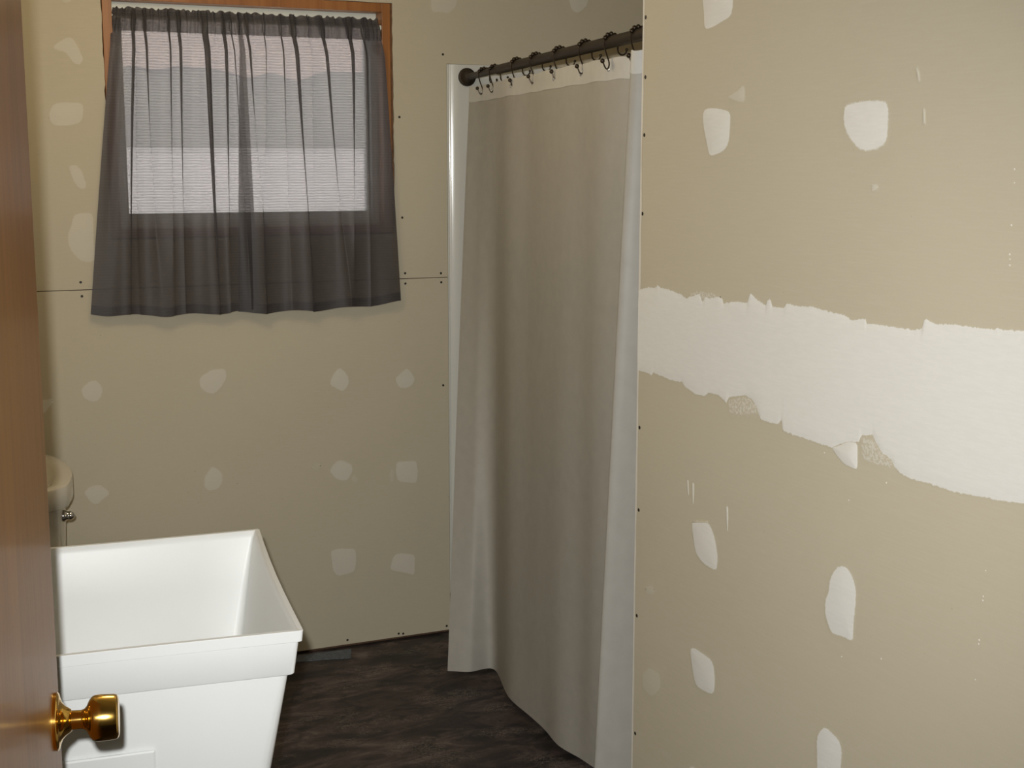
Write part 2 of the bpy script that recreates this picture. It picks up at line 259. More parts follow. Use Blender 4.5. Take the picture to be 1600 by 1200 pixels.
PORC = mat_flat('bone_porcelain', (0.66, 0.61, 0.50), 0.12, var=0.01, coat=0.4)
BRASS = mat_flat('polished_brass', (0.80, 0.50, 0.12), 0.13, 1.0, var=0.05, scale=60)
CHROME = mat_flat('chrome', (0.75, 0.74, 0.72), 0.1, 1.0, var=0.02)
BRONZE = mat_flat('oiled_bronze', (0.030, 0.021, 0.012), 0.5, 0.3, var=0.25, scale=60, spec=0.3)
BRONZEW = mat_flat('dark_bronze_wire', (0.040, 0.028, 0.017), 0.38, 0.7, var=0.2, scale=90)
SCREW = mat_flat('black_screw', (0.022, 0.018, 0.014), 0.5, 0.3, var=0.2)
GREYST = mat_flat('grey_underlay', (0.10, 0.115, 0.13), 0.9, var=0.8, scale=120, bump=0.4)
STEEL = mat_flat('painted_steel', (0.62, 0.62, 0.60), 0.4, 0.3, var=0.03)
GLASS, LAMP = mat_glass(), mat_lamp()
CURT = mat_cloth('grey_sheer_cloth', (0.074, 0.068, 0.070), (0.18, 0.165, 0.16), 0.30, 0.20, 38)
SHOWER = mat_cloth('offwhite_shower_cloth', (0.42, 0.40, 0.355), (0.42, 0.395, 0.35), 0.16, 0, 60)
SHOWERH = mat_cloth('white_header_cloth', (0.58, 0.57, 0.53), (0.5, 0.49, 0.45), 0.14, 0, 60)
# ------------------------------------------------------------------ floor and ceiling
fl_ = struct(MB().box(-1.2, 2.6, -1.4, 4.40, -0.06, 0).build('floor', FLOOR), 'dark brown black mottled vinyl floor with pale scratch veins', 'floor')
sub = [(0.979, 4.219), (1.2985, 4.2025), (1.272, 4.122), (1.24, 4.128), (1.19, 4.143), (1.124, 4.155), (1.05, 4.150), (0.964, 4.147)]
o = plate('exposed_underlay', sub, [], lambda a, b, t: (a, b, 0.0005 + t), 0.0025, GREYST, fl_); o['label'] = 'torn grey patch of floor where the vinyl is missing'
struct(MB().box(-1.2, 2.6, -1.4, 4.40, ZC, ZC+0.05).build('ceiling', CEIL), 'plain white ceiling above the bathroom', 'ceiling')
# ------------------------------------------------------------------ back wall (framing, two drywall sheets, screws, compound patches)
WX0, WX1, WZ0, WZ1 = 0.5888, 1.480, 1.372, 2.0966
bx = lambda a, b, t: (a, D + 0.0125 + t, b)
wb = struct(plate('wall_back', [(-1.2, 0), (2.6, 0), (2.6, ZC), (-1.2, ZC)], [[(WX0, WZ0), (WX1, WZ0), (WX1, WZ1), (WX0, WZ1)]], bx, 0.10, STUD), 'tan unpainted drywall back wall around the curtained window', 'wall')
face = lambda a, b, t: (a, D + t, b)
# cut-out edges are slightly ragged like knife cut drywall
def ragged(a, b, n, amp, horiz):
    out = []
    for i in range(n):
        k = i/n; x, z = a[0]+(b[0]-a[0])*k, a[1]+(b[1]-a[1])*k; d = random.uniform(-amp, amp)
        out.append((x, z+d) if horiz else (x+d, z))
    return out
hole = ragged((WX0, WZ0), (WX1, WZ0), 12, .001, True) + ragged((WX1, WZ0), (WX1, WZ1), 40, .0016, False) + ragged((WX1, WZ1), (WX0, WZ1), 12, .001, True) + ragged((WX0, WZ1), (WX0, WZ0), 40, .0016, False)
SX, SZ = 1.6625, 1.9155
o = plate('drywall_sheet', [(XL, 1.2268), (SX, 1.2268), (SX, SZ), (2.5, SZ), (2.5, ZC), (XL, ZC)], [hole], face, 0.0125, PAPER, wb)
o = plate('drywall_sheet', [(XL, 0.012), (SX, 0.010), (SX, 1.2244), (XL, 1.2244)], [], face, 0.0125, PAPER, wb)
m = MB().lathe((0, 0, 0), (0, -1, 0), [(-0.0010, 0.0040), (0.0003, 0.0040), (0.0006, 0.0032), (0.0001, 0.0012)], 10).build('drywall_screw', SCREW, wb, 40)
def screws(lst, wall, right):
    first = m
    for i, (a, b) in enumerate(lst):
        s = first if (i == 0 and not right) else first.copy()
        if s is not first: COL.objects.link(s); s.parent = wall
        if right: s.location = (XR, a, b); s.rotation_euler = (0, 0, -math.pi/2)
        else: s.location = (a, D, b)
screws(DATA['sb'], wb, False)
def attrs(o, mud, cover, rag):
    me = o.data
    for nm, vals in (('mud', mud), ('cover', cover), ('rag', rag)):
        a = me.attributes.new(nm, 'FLOAT', 'POINT')
        for i, x in enumerate(vals): a.data[i].value = x
def patch(poly, cover, feather, to3d, wall, rag=0.5, core=1.0):
    P = [Vector((a, b, 0)) for a, b in poly]; n = len(P); N = max(28, 3*n)
    L = [(P[(i+1) % n]-P[i]).length for i in range(n)]; T = sum(L); pts = []
    for k in range(N):
        d = T*k/N; i = 0
        while d > L[i] and i < n-1: d -= L[i]; i += 1
        pts.append(P[i].lerp(P[(i+1) % n], d/max(L[i], 1e-6)))
    pts = [(pts[k-1]+2*pts[k]+pts[(k+1) % N])/4 for k in range(N)]
    area = sum(pts[k].x*pts[(k+1) % N].y - pts[(k+1) % N].x*pts[k].y for k in range(N)); sgn = 1 if area > 0 else -1
    c = sum(pts, Vector())/N; size = min(max(p.x for p in pts)-min(p.x for p in pts), max(p.y for p in pts)-min(p.y for p in pts))
    ft = min(feather, size*0.42); rings = []
    for off, a, h in ((ft, 0.0, 0.0002), (0, 0.5*core, 0.0004), (-ft*0.6, core, 0.0008)):
        ring = []
        for k in range(N):
            t = (pts[(k+1) % N]-pts[k-1]); nn = Vector((t.y, -t.x, 0)).normalized()*sgn
            q = pts[k] + nn*off
            if off < 0 and (pts[k]-c).length < -off*2.2: q = pts[k].lerp(c, 0.45)
            ring.append((q, a, h))
        rings.append(ring)
    v = [to3d(q.x, q.y, h) for r in rings for q, a, h in r] + [to3d(c.x, c.y, 0.0009)]
    mud = [a for r in rings for q, a, h in r] + [core]; f = []
    for r in range(2):
        for k in range(N):
            j = (k+1) % N; f.append([r*N+k, r*N+j, (r+1)*N+j, (r+1)*N+k])
    f += [[2*N+k, 2*N+(k+1) % N, 3*N] for k in range(N)]
    o = obj('compound_patch', v, f, MUDM, wall, 60); attrs(o, mud, [cover]*len(v), [rag]*len(v)); return o
for poly, cov in DATA['back']:
    patch(poly, cov*0.8, 0.010, lambda a, b, h: (a, D - h, b), wb, 0.45)
# ------------------------------------------------------------------ right wall
wr = struct(MB().box(XR+0.0125, XR+0.115, -1.3, YE-0.012, 0, ZC).build('wall_right', STUD), 'near right drywall partition with a broad white taped joint', 'wall')
rface = lambda a, b, t: (XR + t, a, b)
MB().box(XR, XR+0.0125, -1.3, YE, 1.2265, ZC).build('drywall_sheet', PAPER, wr)
MB().box(XR, XR+0.0125, -1.3, YE, 0.012, 1.2245).build('drywall_sheet', PAPER, wr)
# torn white paper along the cut end of the sheets
N = 90; v = []; f = []
for i in range(N+1):
    z = 0.02 + (ZC-0.03)*i/N; w_ = 0.0035 + 0.0035*(noise.noise(Vector((0, 0, z*9)))+0.4) + random.uniform(0, 0.0012)
    v += [(XR-0.0006, YE-max(w_, 0.0015), z), (XR-0.0006, YE+0.0006, z), (XR+0.012, YE+0.0006, z)]
for i in range(N):
    b = i*3; f += [[b, b+1, b+4, b+3], [b+1, b+2, b+5, b+4]]
TORN = mat_flat('torn_white_paper', (0.66, 0.62, 0.54), 0.8, var=0.1)
o = obj('paper_edge', v, f, TORN, wr); o['label'] = 'torn white paper edge of the drywall'
screws(DATA['sr'], wr, True)
for poly, cov, ft in DATA['right']:
    patch(poly, cov, ft, lambda a, b, h: (XR - h, a, b), wr, 0.5)
for poly in DATA['sponge']:            # half wiped, speckled compound
    patch(poly, 0.5, 0.006, lambda a, b, h: (XR - h*0.6 - 0.0002, a, b), wr, 1.9, 0.50)
def lerp_edge(E, y):
    for (y0, z0), (y1, z1) in zip(E, E[1:]):
        if y1 <= y <= y0: return z0 + (z1-z0)*(y0-y)/max(y0-y1, 1e-6)
    return E[0][1] if y > E[0][0] else E[-1][1]
NY = 1700; ya, yb = YE, -1.25; v = []; f = []; mud = []; rag = []
for i in range(NY+1):
    y = ya + (yb-ya)*i/NY; zu, zl = lerp_edge(DATA['up'], y), lerp_edge(DATA['lo'], y); g = 0.0030
    jj = 0.0018*noise.noise(Vector((y*140, 3, 0))) + 0.0016*noise.noise(Vector((y*420, 3, 0))); jk = 0.0018*noise.noise(Vector((y*140, 9, 0))) + 0.0014*noise.noise(Vector((y*420, 9, 0)))
    zu += jj; zl += jk
    zz = [(zl-g*1.4, 0, .0002), (zl, .5, .0004), (zl+g, 1, .0008), (zl+0.02, 1, .0011)] + [(zl+(zu-zl)*k, 1, .0014) for k in (.3, .5, .7)] + [(zu-0.02, 1, .0011), (zu-g, 1, .0008), (zu, .5, .0004), (zu+g*1.4, 0, .0002)]
    for z, a, h in zz: v.append((XR-h, y, z)); mud.append(a); rag.append(0.55)
K = 11
for i in range(NY):
    for k in range(K-1): f.append([i*K+k, i*K+k+1, (i+1)*K+k+1, (i+1)*K+k])
o = obj('taped_joint', v, f, MUDM, wr, 60); attrs(o, mud, [1.0]*len(v), rag); o['label'] = 'broad ragged band of white joint compound'
sp = MB()
for a, b in DATA['specks']:
    r = random.uniform(.0011, .0019); sp.lathe((XR+0.0002, a, b), (-1, 0, 0), [(0, r), (0.0004, r*0.9), (0.0007, r*0.4)], 7)
o = sp.build('plaster_speck', TORN, wr); o['kind'] = 'stuff'
# ------------------------------------------------------------------ other walls
struct(MB().box(XL-0.10, XL, 0.90, D+0.0125, 0, ZC).build('wall_left', PAPER), 'left drywall wall hidden behind the open door', 'wall')
struct(MB().box(XR+0.115, 2.6, YE-0.12, YE-0.012, 0, ZC).build('wall_shower_end', PAPER), 'end wall closing the shower alcove behind the right partition', 'wall')
struct(MB().box(2.5, 2.6, YE-0.012, D+0.0125, 0, ZC).build('wall_shower_side', PAPER), 'far side wall of the shower alcove', 'wall')
struct(MB().box(-1.2, XL-0.10, 0.90, 1.0, 0, ZC).build('wall_hall_end', PAPER), 'hall wall beside the open door', 'wall')
struct(MB().box(-1.2, -1.1, -1.4, 0.90, 0, ZC).build('wall_hall_left', PAPER), 'left hall wall behind the camera', 'wall')
struct(MB().box(-1.1, XR+0.115, -1.4, -1.3, 0, ZC).build('wall_front', PAPER), 'wall behind the camera', 'wall')
# ------------------------------------------------------------------ window
w = struct(empty('window_1', ((WX0+WX1)/2, D, WZ0)), 'orange wood framed window with white vinyl sash behind the grey curtains', 'window')
J0, J1, JZ0, JZ1 = 0.5905, 1.4715, 1.376, 2.095
jt = 0.0272
parts = [MB().box(J0, J0+jt, D-0.002, D+0.11, JZ0, JZ1, .0012).build('side_jamb', JAMB),
         MB().box(J1-jt, J1, D-0.002, D+0.11, JZ0, JZ1, .0012).build('side_jamb', JAMB),
         MB().box(J0+jt, J1-jt, D-0.002, D+0.11, JZ1-jt, JZ1, .0012).build('head_jamb', JAMB),
         MB().box(J0+jt, J1-jt, D-0.002, D+0.11, JZ0, JZ0+jt, .0012).build('sill', JAMB)]
shim = MB().box(J1+.0006, WX1-.0004, D+0.0035, D+0.10, WZ0, WZ1).build('rough_shim', mat_flat('rough_brown_wood', (0.15, 0.07, 0.03), 0.9, var=0.75, scale=70, bump=0.5)); parts.append(shim)
I0, I1, K0, K1 = J0+jt, J1-jt, JZ0+jt, JZ1-jt
# moulded vinyl frame: outer lip, step, sash
def ring(x0, x1, z0, z1, wd, y0, y1, mb):
    mb.box(x0, x1, y0, y1, z1-wd, z1, .001).box(x0, x1, y0, y1, z0, z0+wd, .001).box(x0, x0+wd, y0, y1, z0+wd, z1-wd, .001).box(x1-wd, x1, y0, y1, z0+wd, z1-wd, .001)
mb = MB(); ring(I0, I1, K0, K1, 0.022, D+0.055, D+0.11, mb); parts.append(mb.build('vinyl_frame', VINYL))
mb = MB(); ring(I0+.014, I1-.012, K0+.020, K1-.022, 0.022, D+0.070, D+0.100, mb); sash = mb.build('sash', VINYL); parts.append(sash)
at(w, *parts)
pane = MB().add([(I0+.028, D+.085, K0+.038), (I1-.028, D+.085, K0+.038), (I1-.028, D+.085, K1-.038), (I0+.028, D+.085, K1-.038)], [[0, 1, 2, 3]]).build('glass_pane', GLASS)
pane.parent = sash; 
# ------------------------------------------------------------------ outdoors seen through the cloth
struct(MB().box(-6, 9, D+0.35, D+14, -0.5, -0.4).build('ground_outside', mat_flat('grey_gravel', (0.62, 0.58, 0.60), 0.9, var=0.3, scale=6, bump=0.3)), 'pale grey gravel yard outside the window', 'ground')
hs_ = empty('neighbour_house', (3, D+8.5, -0.4)); tag(hs_, 'pinkish tan house wall far beyond the shrubs outside the window', 'house')
hw = MB().box(-3, 9, D+8.5, D+12, -0.45, 3.6).build('wall', mat_flat('pink_tan_siding', (0.72, 0.55, 0.46), 0.8, var=0.08))
hr = MB().add([(-3.4, D+8.1, 3.6), (9.4, D+8.1, 3.6), (9.4, D+12.4, 3.6), (-3.4, D+12.4, 3.6), (-3.4, D+10.2, 4.9), (9.4, D+10.2, 4.9)], [[0, 1, 2, 3], [0, 1, 5, 4], [2, 3, 4, 5], [0, 4, 3], [1, 2, 5]]).build('roof', mat_flat('grey_shingle', (0.2, 0.19, 0.18), 0.9, var=0.3))
at(hs_, hw, hr)
LEAF = mat_flat('dull_green_leaf', (0.15, 0.145, 0.09), 0.7, var=0.55, scale=4, bump=0.6, bscale=20)
def hedge():
    nx, nz = 150, 36; v = []; f = []
    for side_ in (0, 1):
        for k in range(nz+1):
            for i in range(nx+1):
                x = -3.5 + 12*i/nx; t = k/nz; z = -0.4 + 2.72*t
                n_ = noise.noise(Vector((x*1.3, z*1.5, side_*7))) + 0.5*noise.noise(Vector((x*4, z*4, side_*3)))
                z += (0.16*noise.noise(Vector((x*0.9, 5, 0))) + 0.07*noise.noise(Vector((x*4.5, 2, 0))))*t
                w_ = 0.5*math.sqrt(max(0.0, 1 - t**6))
                v.append((x, D + 6.6 + (w_ if side_ else -w_)*(1+0.25*n_) + 0.1*n_, z))
    s_ = (nx+1)*(nz+1)
    for q in (0, 1):
        for k in range(nz):
            for i in range(nx):
                a = q*s_ + k*(nx+1)+i; f.append([a, a+1, a+nx+2, a+nx+1])
    for i in range(nx):
        a = nz*(nx+1)+i; f.append([a, a+1, s_+a+1, s_+a])
    return tag(obj('hedge', v, f, LEAF, None, 60), 'dull green clipped hedge outside behind the grey garden wall', 'hedge')
hedge()
gw = MB().box(-3.5, 8.5, D+5.2, D+5.4, -0.45, 1.66).build('garden_wall', mat_flat('lavender_grey_render', (0.80, 0.765, 0.74), 0.9, var=0.22, scale=2.2, bump=0.1))
tag(gw, 'pale lavender grey garden wall seen through the lower window glass', 'garden wall')
MB().box(-3.5, 8.5, D+5.2, D+5.4, 1.66, 1.70).build('coping', mat_flat('pale_coping', (0.62, 0.60, 0.57), 0.9, var=0.3, scale=2.5), gw)
# ------------------------------------------------------------------ window curtains
ROD_Z, ROD_Y = 2.020, D+0.012
rod = MB().tube([(0.6185, ROD_Y, ROD_Z), (1.4435, ROD_Y, ROD_Z)], 0.0035, 12).build('curtain_rod', VINYL, None, 40)
MB().lathe((1.4440, ROD_Y, ROD_Z), (-1, 0, 0), [(0, .009), (.004, .009), (.005, .006), (.008, .006)], 14).build('end_cap', VINYL, rod, 40)
MB().lathe((0.6180, ROD_Y, ROD_Z), (1, 0, 0), [(0, .009), (.004, .009), (.005, .006), (.008, .006)], 14).build('end_cap', VINYL, rod, 40)
tag(rod, 'thin white tension rod between the wooden window jambs', 'curtain rod')
def window_panel(name, xt0, xt1, xb0, xb1, seed, yoff, label, zbl, zbr, folds):
    """folds: (x at the rod, x at the bottom of the glass, strength) in metres along the wall"""
    TZ, HZ = 2.047, 1.980; KB = (2.047-1.447)/(2.047-1.15)
    def ux(x, k): k_ = k**0.9; l, r = xt0+(xb0-xt0)*k_, xt1+(xb1-xt1)*k_; return (x-l)/(r-l)
    fold = []
    for xa, xb, st in folds:
        a, b = ux(xa, 0), ux(xb, KB); fold.append((a, 0.033*(0.8+0.25*math.sin(xa*90)), 0.0120*st, (b-a)/KB, 0.55+0.2*math.sin(xa*50)))
    def surf(u, z, layer=0):
        k = (TZ - z)/(TZ - 1.15); kk = min(max(k, 0), 1)
        x = xt0 + (xt1-xt0)*u + ((xb0-xt0) + ((xb1-xb0)-(xt1-xt0))*u)*(kk**0.9)
        # lean out over the wall below the rod
        y = ROD_Y - 0.032*smoothstep(0.04, 0.14, k) - 0.008*kk + yoff
        for c, wd, am, drift, dep in fold:
            d = (u - c - drift*kk)/(wd*(1+0.7*kk)); g = math.exp(-d*d)
            fade = 1 - (1-dep)*kk
            y -= am*g*fade*(0.6+1.1*min(k*5, 1)) ; x -= 2.45*am*d*g*fade
        y += 0.0025*math.sin(u*61+seed)*(1-kk) + 0.004*math.sin(u*23+2*kk)*kk
        if z > HZ:
            t = (z-HZ)/(TZ-HZ); b = math.sin(math.pi*min(t/0.82, 1))
            y += (-0.0140*b if layer == 0 else 0.0105*b) + 0.0016*math.sin(u*140+seed*3)*(0.6+t) + 0.0012*math.sin(u*233+layer)
            x += 0.0012*math.sin(u*120+t*3+seed)
        y = min(y, D-0.004) if k > 0.14 else y
        return Vector((x, y, z))
    def sheet(part, z_of, nz, mat, parent, layer=0, dy=0.0, NU=320):
        v = []; f = []
        for j in range(nz+1):
            for i in range(NU+1):
                u = i/NU; q = surf(u, z_of(u, j/nz), layer); q.y += dy; v.append(q)
        for j in range(nz):
            for i in range(NU):
                a = j*(NU+1)+i; f.append([a, a+1, a+NU+2, a+NU+1])
        return obj(part, v, f, mat, parent, 80)
    zb = lambda u: zbl + (zbr-zbl)*u - 0.008*math.sin(math.pi*u) + 0.004*math.sin(u*19+seed)
    zt = lambda u: TZ + 0.0025*math.sin(u*160+seed) + 0.0018*math.sin(u*71)
    body = sheet(name, lambda u, t: zt(u)*(1-t) + zb(u)*t, 90, CURT, None)
    sheet('rod_pocket', lambda u, t: (zt(u)-0.0005)*(1-t) + HZ*t, 10, CURT, body, 1, 0.002)
    sheet('bottom_hem', lambda u, t: (zb(u)+0.028)*(1-t) + zb(u)*t, 4, CURT, body, 0, 0.0016)
    return tag(body, label, 'curtain', 'grey window curtains')
window_panel('window_curtain', 0.6235, 1.000, 0.515, 1.020, 3, 0.0, 'left grey sheer curtain panel gathered on the window rod', 1.154, 1.146, [(.677, .640, 1.1), (.688, .662, .7), (.712, .712, 1.0), (.782, .765, .9), (.812, .800, .9), (.886, .890, 1.2), (.943, .935, 1.0), (.965, .985, .6)])
window_panel('window_curtain', 0.990, 1.437, 0.955, 1.487, 8, -0.002, 'right grey sheer curtain panel beside the shower', 1.140, 1.154, [(1.012, 1.03, .9), (1.068, 1.045, .8), (1.118, 1.12, .8), (1.155, 1.175, 1.1), (1.205, 1.20, .6), (1.246, 1.285, .9), (1.335, 1.330, 1.3), (1.38, 1.385, .7)])
# ------------------------------------------------------------------ shower surround
P = [(1.6635, D+0.010), (1.6635, D-0.0015), (1.6675, D-0.0020), (1.6690, D-0.0010), (1.6720, D-0.0015)]
P += [(1.6740 + 0.030*k/8, D-0.0030 - 0.0075*math.sin(math.pi/2*k/8)) for k in range(9)]
P += [(1.715, D-0.0102), (1.730, D-0.0095), (2.43, D-0.0095), (2.455, D-0.018), (2.470, D-0.045), (2.470, 2.50), (2.455, 2.470), (2.43, 2.452), (1.66, 2.452), (1.66, 2.436)]
inner = P; outer = []
for x, y in P: outer.append((x, y))
out = [(1.66, 2.4245), (2.495, 2.4245), (2.495, D+0.011)]
prof = P + out
L = [[(x, y, z) for x, y in prof] for z in (0.14, 1.906)]
# the top edge rolls over a little
Lt = [(x, y, 1.914) for x, y in prof]
sur = MB().loft(L + [Lt]).build('shower_surround', ACRYL, None, 35)
tag(sur, 'glossy white moulded shower surround behind the shower curtain', 'shower')
pan = MB().box(1.70, 2.468, 2.454, D-0.03, 0.001, 0.07, .008).box(1.70, 1.78, 2.454, D-0.03, 0.07, 0.135, .012).build('shower_pan', ACRYL, sur, 35)
# ------------------------------------------------------------------ shower rod
def rodx(y): return 1.730 - 0.14258*(D - y)
RZ = 1.874
ax = Vector((rodx(3)-rodx(4), -1, 0)).normalized()
rr = empty('shower_rod', (rodx(D-.01), D-0.010, RZ)); tag(rr, 'dark bronze telescoping shower rod above the shower curtain', 'shower rod')
P0 = Vector((rodx(D-0.0098), D-0.0098, RZ)); P1 = Vector((rodx(2.4525), 2.4525, RZ))
pa = lambda y: Vector((rodx(y), y, RZ))
a1 = MB().tube([P0, pa(3.80)], 0.0100, 20).build('inner_tube', BRONZE, None, 40)
a2 = MB().lathe(pa(3.84), ax, [(0, .0101), (.0005, .0138), (1.38, .0138), (1.3805, .008)], 24).build('outer_tube', BRONZE, None, 40)
fp = [(0, .0285), (.006, .0295), (.010, .028), (.012, .0235), (.018, .0225), (.021, .019), (.026, .0175), (.030, .0145), (.040, .0135), (.042, .0105)]
a3 = MB().lathe(P0, ax, fp, 32).build('wall_flange', BRONZE, None, 40)
a4 = MB().lathe(P1, -ax, fp, 32).build('wall_flange', BRONZE, None, 40)
at(rr, a1, a2, a3, a4)
# ------------------------------------------------------------------ shower curtain
V2 = lambda a, b: Vector((a, b, 0))
cb = [V2(*q) for q in DATA['cb']]
top = [V2(1.704, 4.13), V2(1.697, 4.02), V2(1.672, 3.86), V2(1.640, 3.68), V2(1.620, 3.50), V2(1.590, 3.32), V2(1.565, 3.13), V2(1.543, 2.96), V2(1.541, 2.84), V2(1.558, 2.75), V2(1.520, 2.695), V2(1.474, 2.662), V2(1.50, 2.635), V2(1.58, 2.622)]
bot = [cb[0], cb[1], cb[2], cb[3], cb[4], cb[5], cb[6], cb[7], V2(1.605, 2.89), V2(1.59, 2.79), V2(1.50, 2.71), V2(1.392, 2.655), V2(1.43, 2.625), V2(1.56, 2.612)]
CT = 1.838
def shower_pt(u, t):
    """u along the rod, t = 0 at the top hem, 1 at the floor"""
    a, b = catmull(top, u), catmull(bot, u)
    q = a.lerp(b, max(t, 0)**0.93)
    wob = 0.0016*math.sin(u*34) + 0.0014*math.sin(u*57+1+t*1.5)
    tn = catmull(top, min(u+.01, 1)) - catmull(top, max(u-.01, 0)); nn = Vector((tn.y, -tn.x, 0)).normalized()
    q += nn*wob*(0.7+0.6*t)
    sag = 0.0025*(1-math.cos(u*13*2*math.pi))/2
    flare = smoothstep(0.9, 1.0, t)*0.003*math.sin(u*31)
    q += nn*flare
    return Vector((q.x, q.y, (CT - sag)*(1-t) + (0.028 + 0.002*math.sin(u*25))*t))
def shower_sheet(name, t0, t1, nz, mat, parent, off=0.0, NU=260):
    v = []; f = []
    for j in range(nz+1):
        for i in range(NU+1):
            u = i/NU; t = t0+(t1-t0)*j/nz; q = shower_pt(u, t)
            if off:
                d = shower_pt(min(u+.003, 1), t) - shower_pt(max(u-.003, 0), t); q += Vector((d.y, -d.x, 0)).normalized()*off
            v.append(q)
    for j in range(nz):
        for i in range(NU):
            a = j*(NU+1)+i; f.append([a, a+1, a+NU+2, a+NU+1])
    return obj(name, v, f, mat, parent, 80)
sc_ = shower_sheet('shower_curtain', 0, 1, 60, SHOWER, None)
tag(sc_, 'long off white shower curtain hanging to the dark floor', 'shower curtain')
shower_sheet('header_band', -0.0005, 0.0265, 3, SHOWERH, sc_, 0.0012)['label'] = 'whiter reinforced band along the top of the curtain'
shower_sheet('header_band', -0.0005, 0.0265, 3, SHOWERH, sc_, -0.0012)
shower_sheet('bottom_hem', 0.975, 1.0004, 3, SHOWER, sc_, 0.001)
# ------------------------------------------------------------------ curtain rings (double hooks with roller balls)
side = Vector((-ax.y, ax.x, 0)); side = side if side.x < 0 else -side           # towards the room
def ring_parts(root, R0):
    """modelled at the origin on a rod of radius R0"""
    up = Vector((0, 0, 1)); S = side; Rr = R0 + 0.0035
    w = []
    for k in range(9):                                                              # rear U hook
        a = math.pi*k/8; w.append(-S*(Rr+0.023 - 0.0115*(1-math.cos(a))) + up*(-0.016 - 0.0125*math.sin(a)))
    for k in range(13):                                                             # over the rod
        a = math.pi*(1 - k/12); w.append(S*(Rr*math.cos(a)) + up*(Rr*math.sin(a)))
    w += [S*(Rr-0.001) + up*(-0.012), S*(Rr-0.006) + up*(-0.028), S*(Rr-0.012) + up*(-0.043), S*(Rr-0.013) + up*(-0.052)]
    w += [S*0.0065 + up*(-0.0585), S*0.0110 + up*(-0.0610), S*0.0155 + up*(-0.0560), S*0.0185 + up*(-0.0490), S*0.0215 + up*(-0.0430)]   # front hook comes out through the curtain
    sm = []
    Q = w
    for i in range(len(Q)*2-1): sm.append(catmull(Q, i/(len(Q)*2-2)))
    MB().tube(sm, 0.0018, 7).build('hook_wire', BRONZEW, root, 50)
    MB().ball(w[-1], 0.0056, 10, 6).build('end_ball', BRONZEW, root, 50)
    MB().ball(w[0], 0.0036, 10, 6).build('end_ball', BRONZEW, root, 50)
    b0 = MB().ball((0, 0, 0), 0.0056, 10, 6).build('roller_ball', BRONZEW, root, 50)
    for k, a in enumerate((28, 59, 90, 121, 152)):
        b = b0 if k == 0 else b0.copy()
        if k: COL.objects.link(b); b.parent = root
        a = math.radians(a); b.location = S*(Rr*math.cos(a)) + up*(Rr*math.sin(a)+0.001)
names = ['beaded bronze curtain ring closest to the round wall flange', 'beaded bronze curtain ring second from the wall flange, over the thin rod joint',
         'beaded bronze curtain ring third from the wall flange', 'beaded bronze curtain ring fourth from the wall flange', 'beaded bronze curtain ring fifth from the wall flange',
         'beaded bronze curtain ring sixth from the wall flange', 'beaded bronze curtain ring seventh from the flange, next to last before partition',
         'beaded bronze curtain ring half hidden at the drywall partition edge']
ringY = [4.00, 3.875, 3.64, 3.455, 3.25, 3.05, 2.87, 2.70]
proto = empty('curtain_ring', (0, 0, 0)); ring_parts(proto, 0.0138)
kids = list(proto.children)
for i, y in enumerate(ringY):
    if i == 0: root = proto
    else:
        root = proto.copy(); COL.objects.link(root)
        for c in kids:
            k = c.copy(); COL.objects.link(k); k.parent = root
    root.location = pa(y) - Vector((0, 0, 0.0037 if y > 3.84 else 0))
    root.rotation_euler = (0, 0, random.uniform(-.12, .12))
    tag(root, names[i], 'curtain ring', 'beaded rings along the shower rod')
g0 = None
for y in ringY[:-1]:
    k = min(range(1000), key=lambda q: abs(shower_pt(q/1000*0.72, 0.012).y - (y + 0.012)))/1000*0.72
    p = shower_pt(k, 0.0125); d = shower_pt(k+.004, 0.0125) - shower_pt(k-.004, 0.0125); nrm_ = Vector((d.y, -d.x, 0)).normalized()
    MB().torus(p + nrm_*(0.0022 if nrm_.x < 0 else -0.0022), nrm_, 0.0050, 0.0011, 16, 6).build('grommet', CHROME, sc_, 60)
# ------------------------------------------------------------------ laundry tub
FR, BR, FLc, BL = Vector((.553, 2.042, 0)), Vector((.638, 2.678, 0)), Vector((-.040, 2.093, 0)), Vector((.030, 2.727, 0))
tc = (FR+BR+FLc+BL)/4
def tub_loop(inset, z, r, bow=0.0, nseg=4):
    C = [FLc, FR, BR, BL]; Lp = []
    e = []
    for k in range(4):
        a, b = C[k], C[(k+1) % 4]; t = (b-a).normalized(); e.append((a + Vector((-t.y, t.x, 0))*inset, t))
    cs = []
    for k in range(4):
        (p1, t1), (p2, t2) = e[k-1], e[k]; den = t1.x*t2.y - t1.y*t2.x; d = p2-p1
        cs.append(p1 + t1*((d.x*t2.y - d.y*t2.x)/den))
    for k in range(4):
        c = cs[k]; ta, tb = (cs[k-1]-c).normalized(), (cs[(k+1) % 4]-c).normalized()
        for i in range(nseg+1):
            s = i/nseg; p = (c+ta*r)*(1-s)**2 + c*2*s*(1-s) + (c+tb*r)*s*s; Lp.append(Vector((p.x, p.y, z)))
        nx = cs[(k+1) % 4]
        for i in range(1, 6):
            s = i/6; q = (c+tb*r).lerp(nx-tb*r, s); nn = Vector((-tb.y, tb.x, 0)); Lp.append(Vector((q.x, q.y, z)) + nn*bow*math.sin(math.pi*s))
    return Lp
S_ = [(.074, .470, .03), (.068, .500, .03), (.0225, .784, .014), (.0225, .7868, .014), (.0150, .787, .010), (.0138, .7885, .009), (.0068, .8435, .007), (.0018, .8455, .006), (0, .8632, .006), (.0006, .864, .006), (.0085, .864, .005), (.0095, .8632, .005), (.0145, .850, .006), (.030, .760, .014), (.062, .56, .020), (.075, .535, .03), (.12, .522, .05), (.22, .518, .05)]
tub = MB().loft([tub_loop(i, z, r, 0.005) for i, z, r in S_]).build('laundry_tub', WHITEP, None, 32)
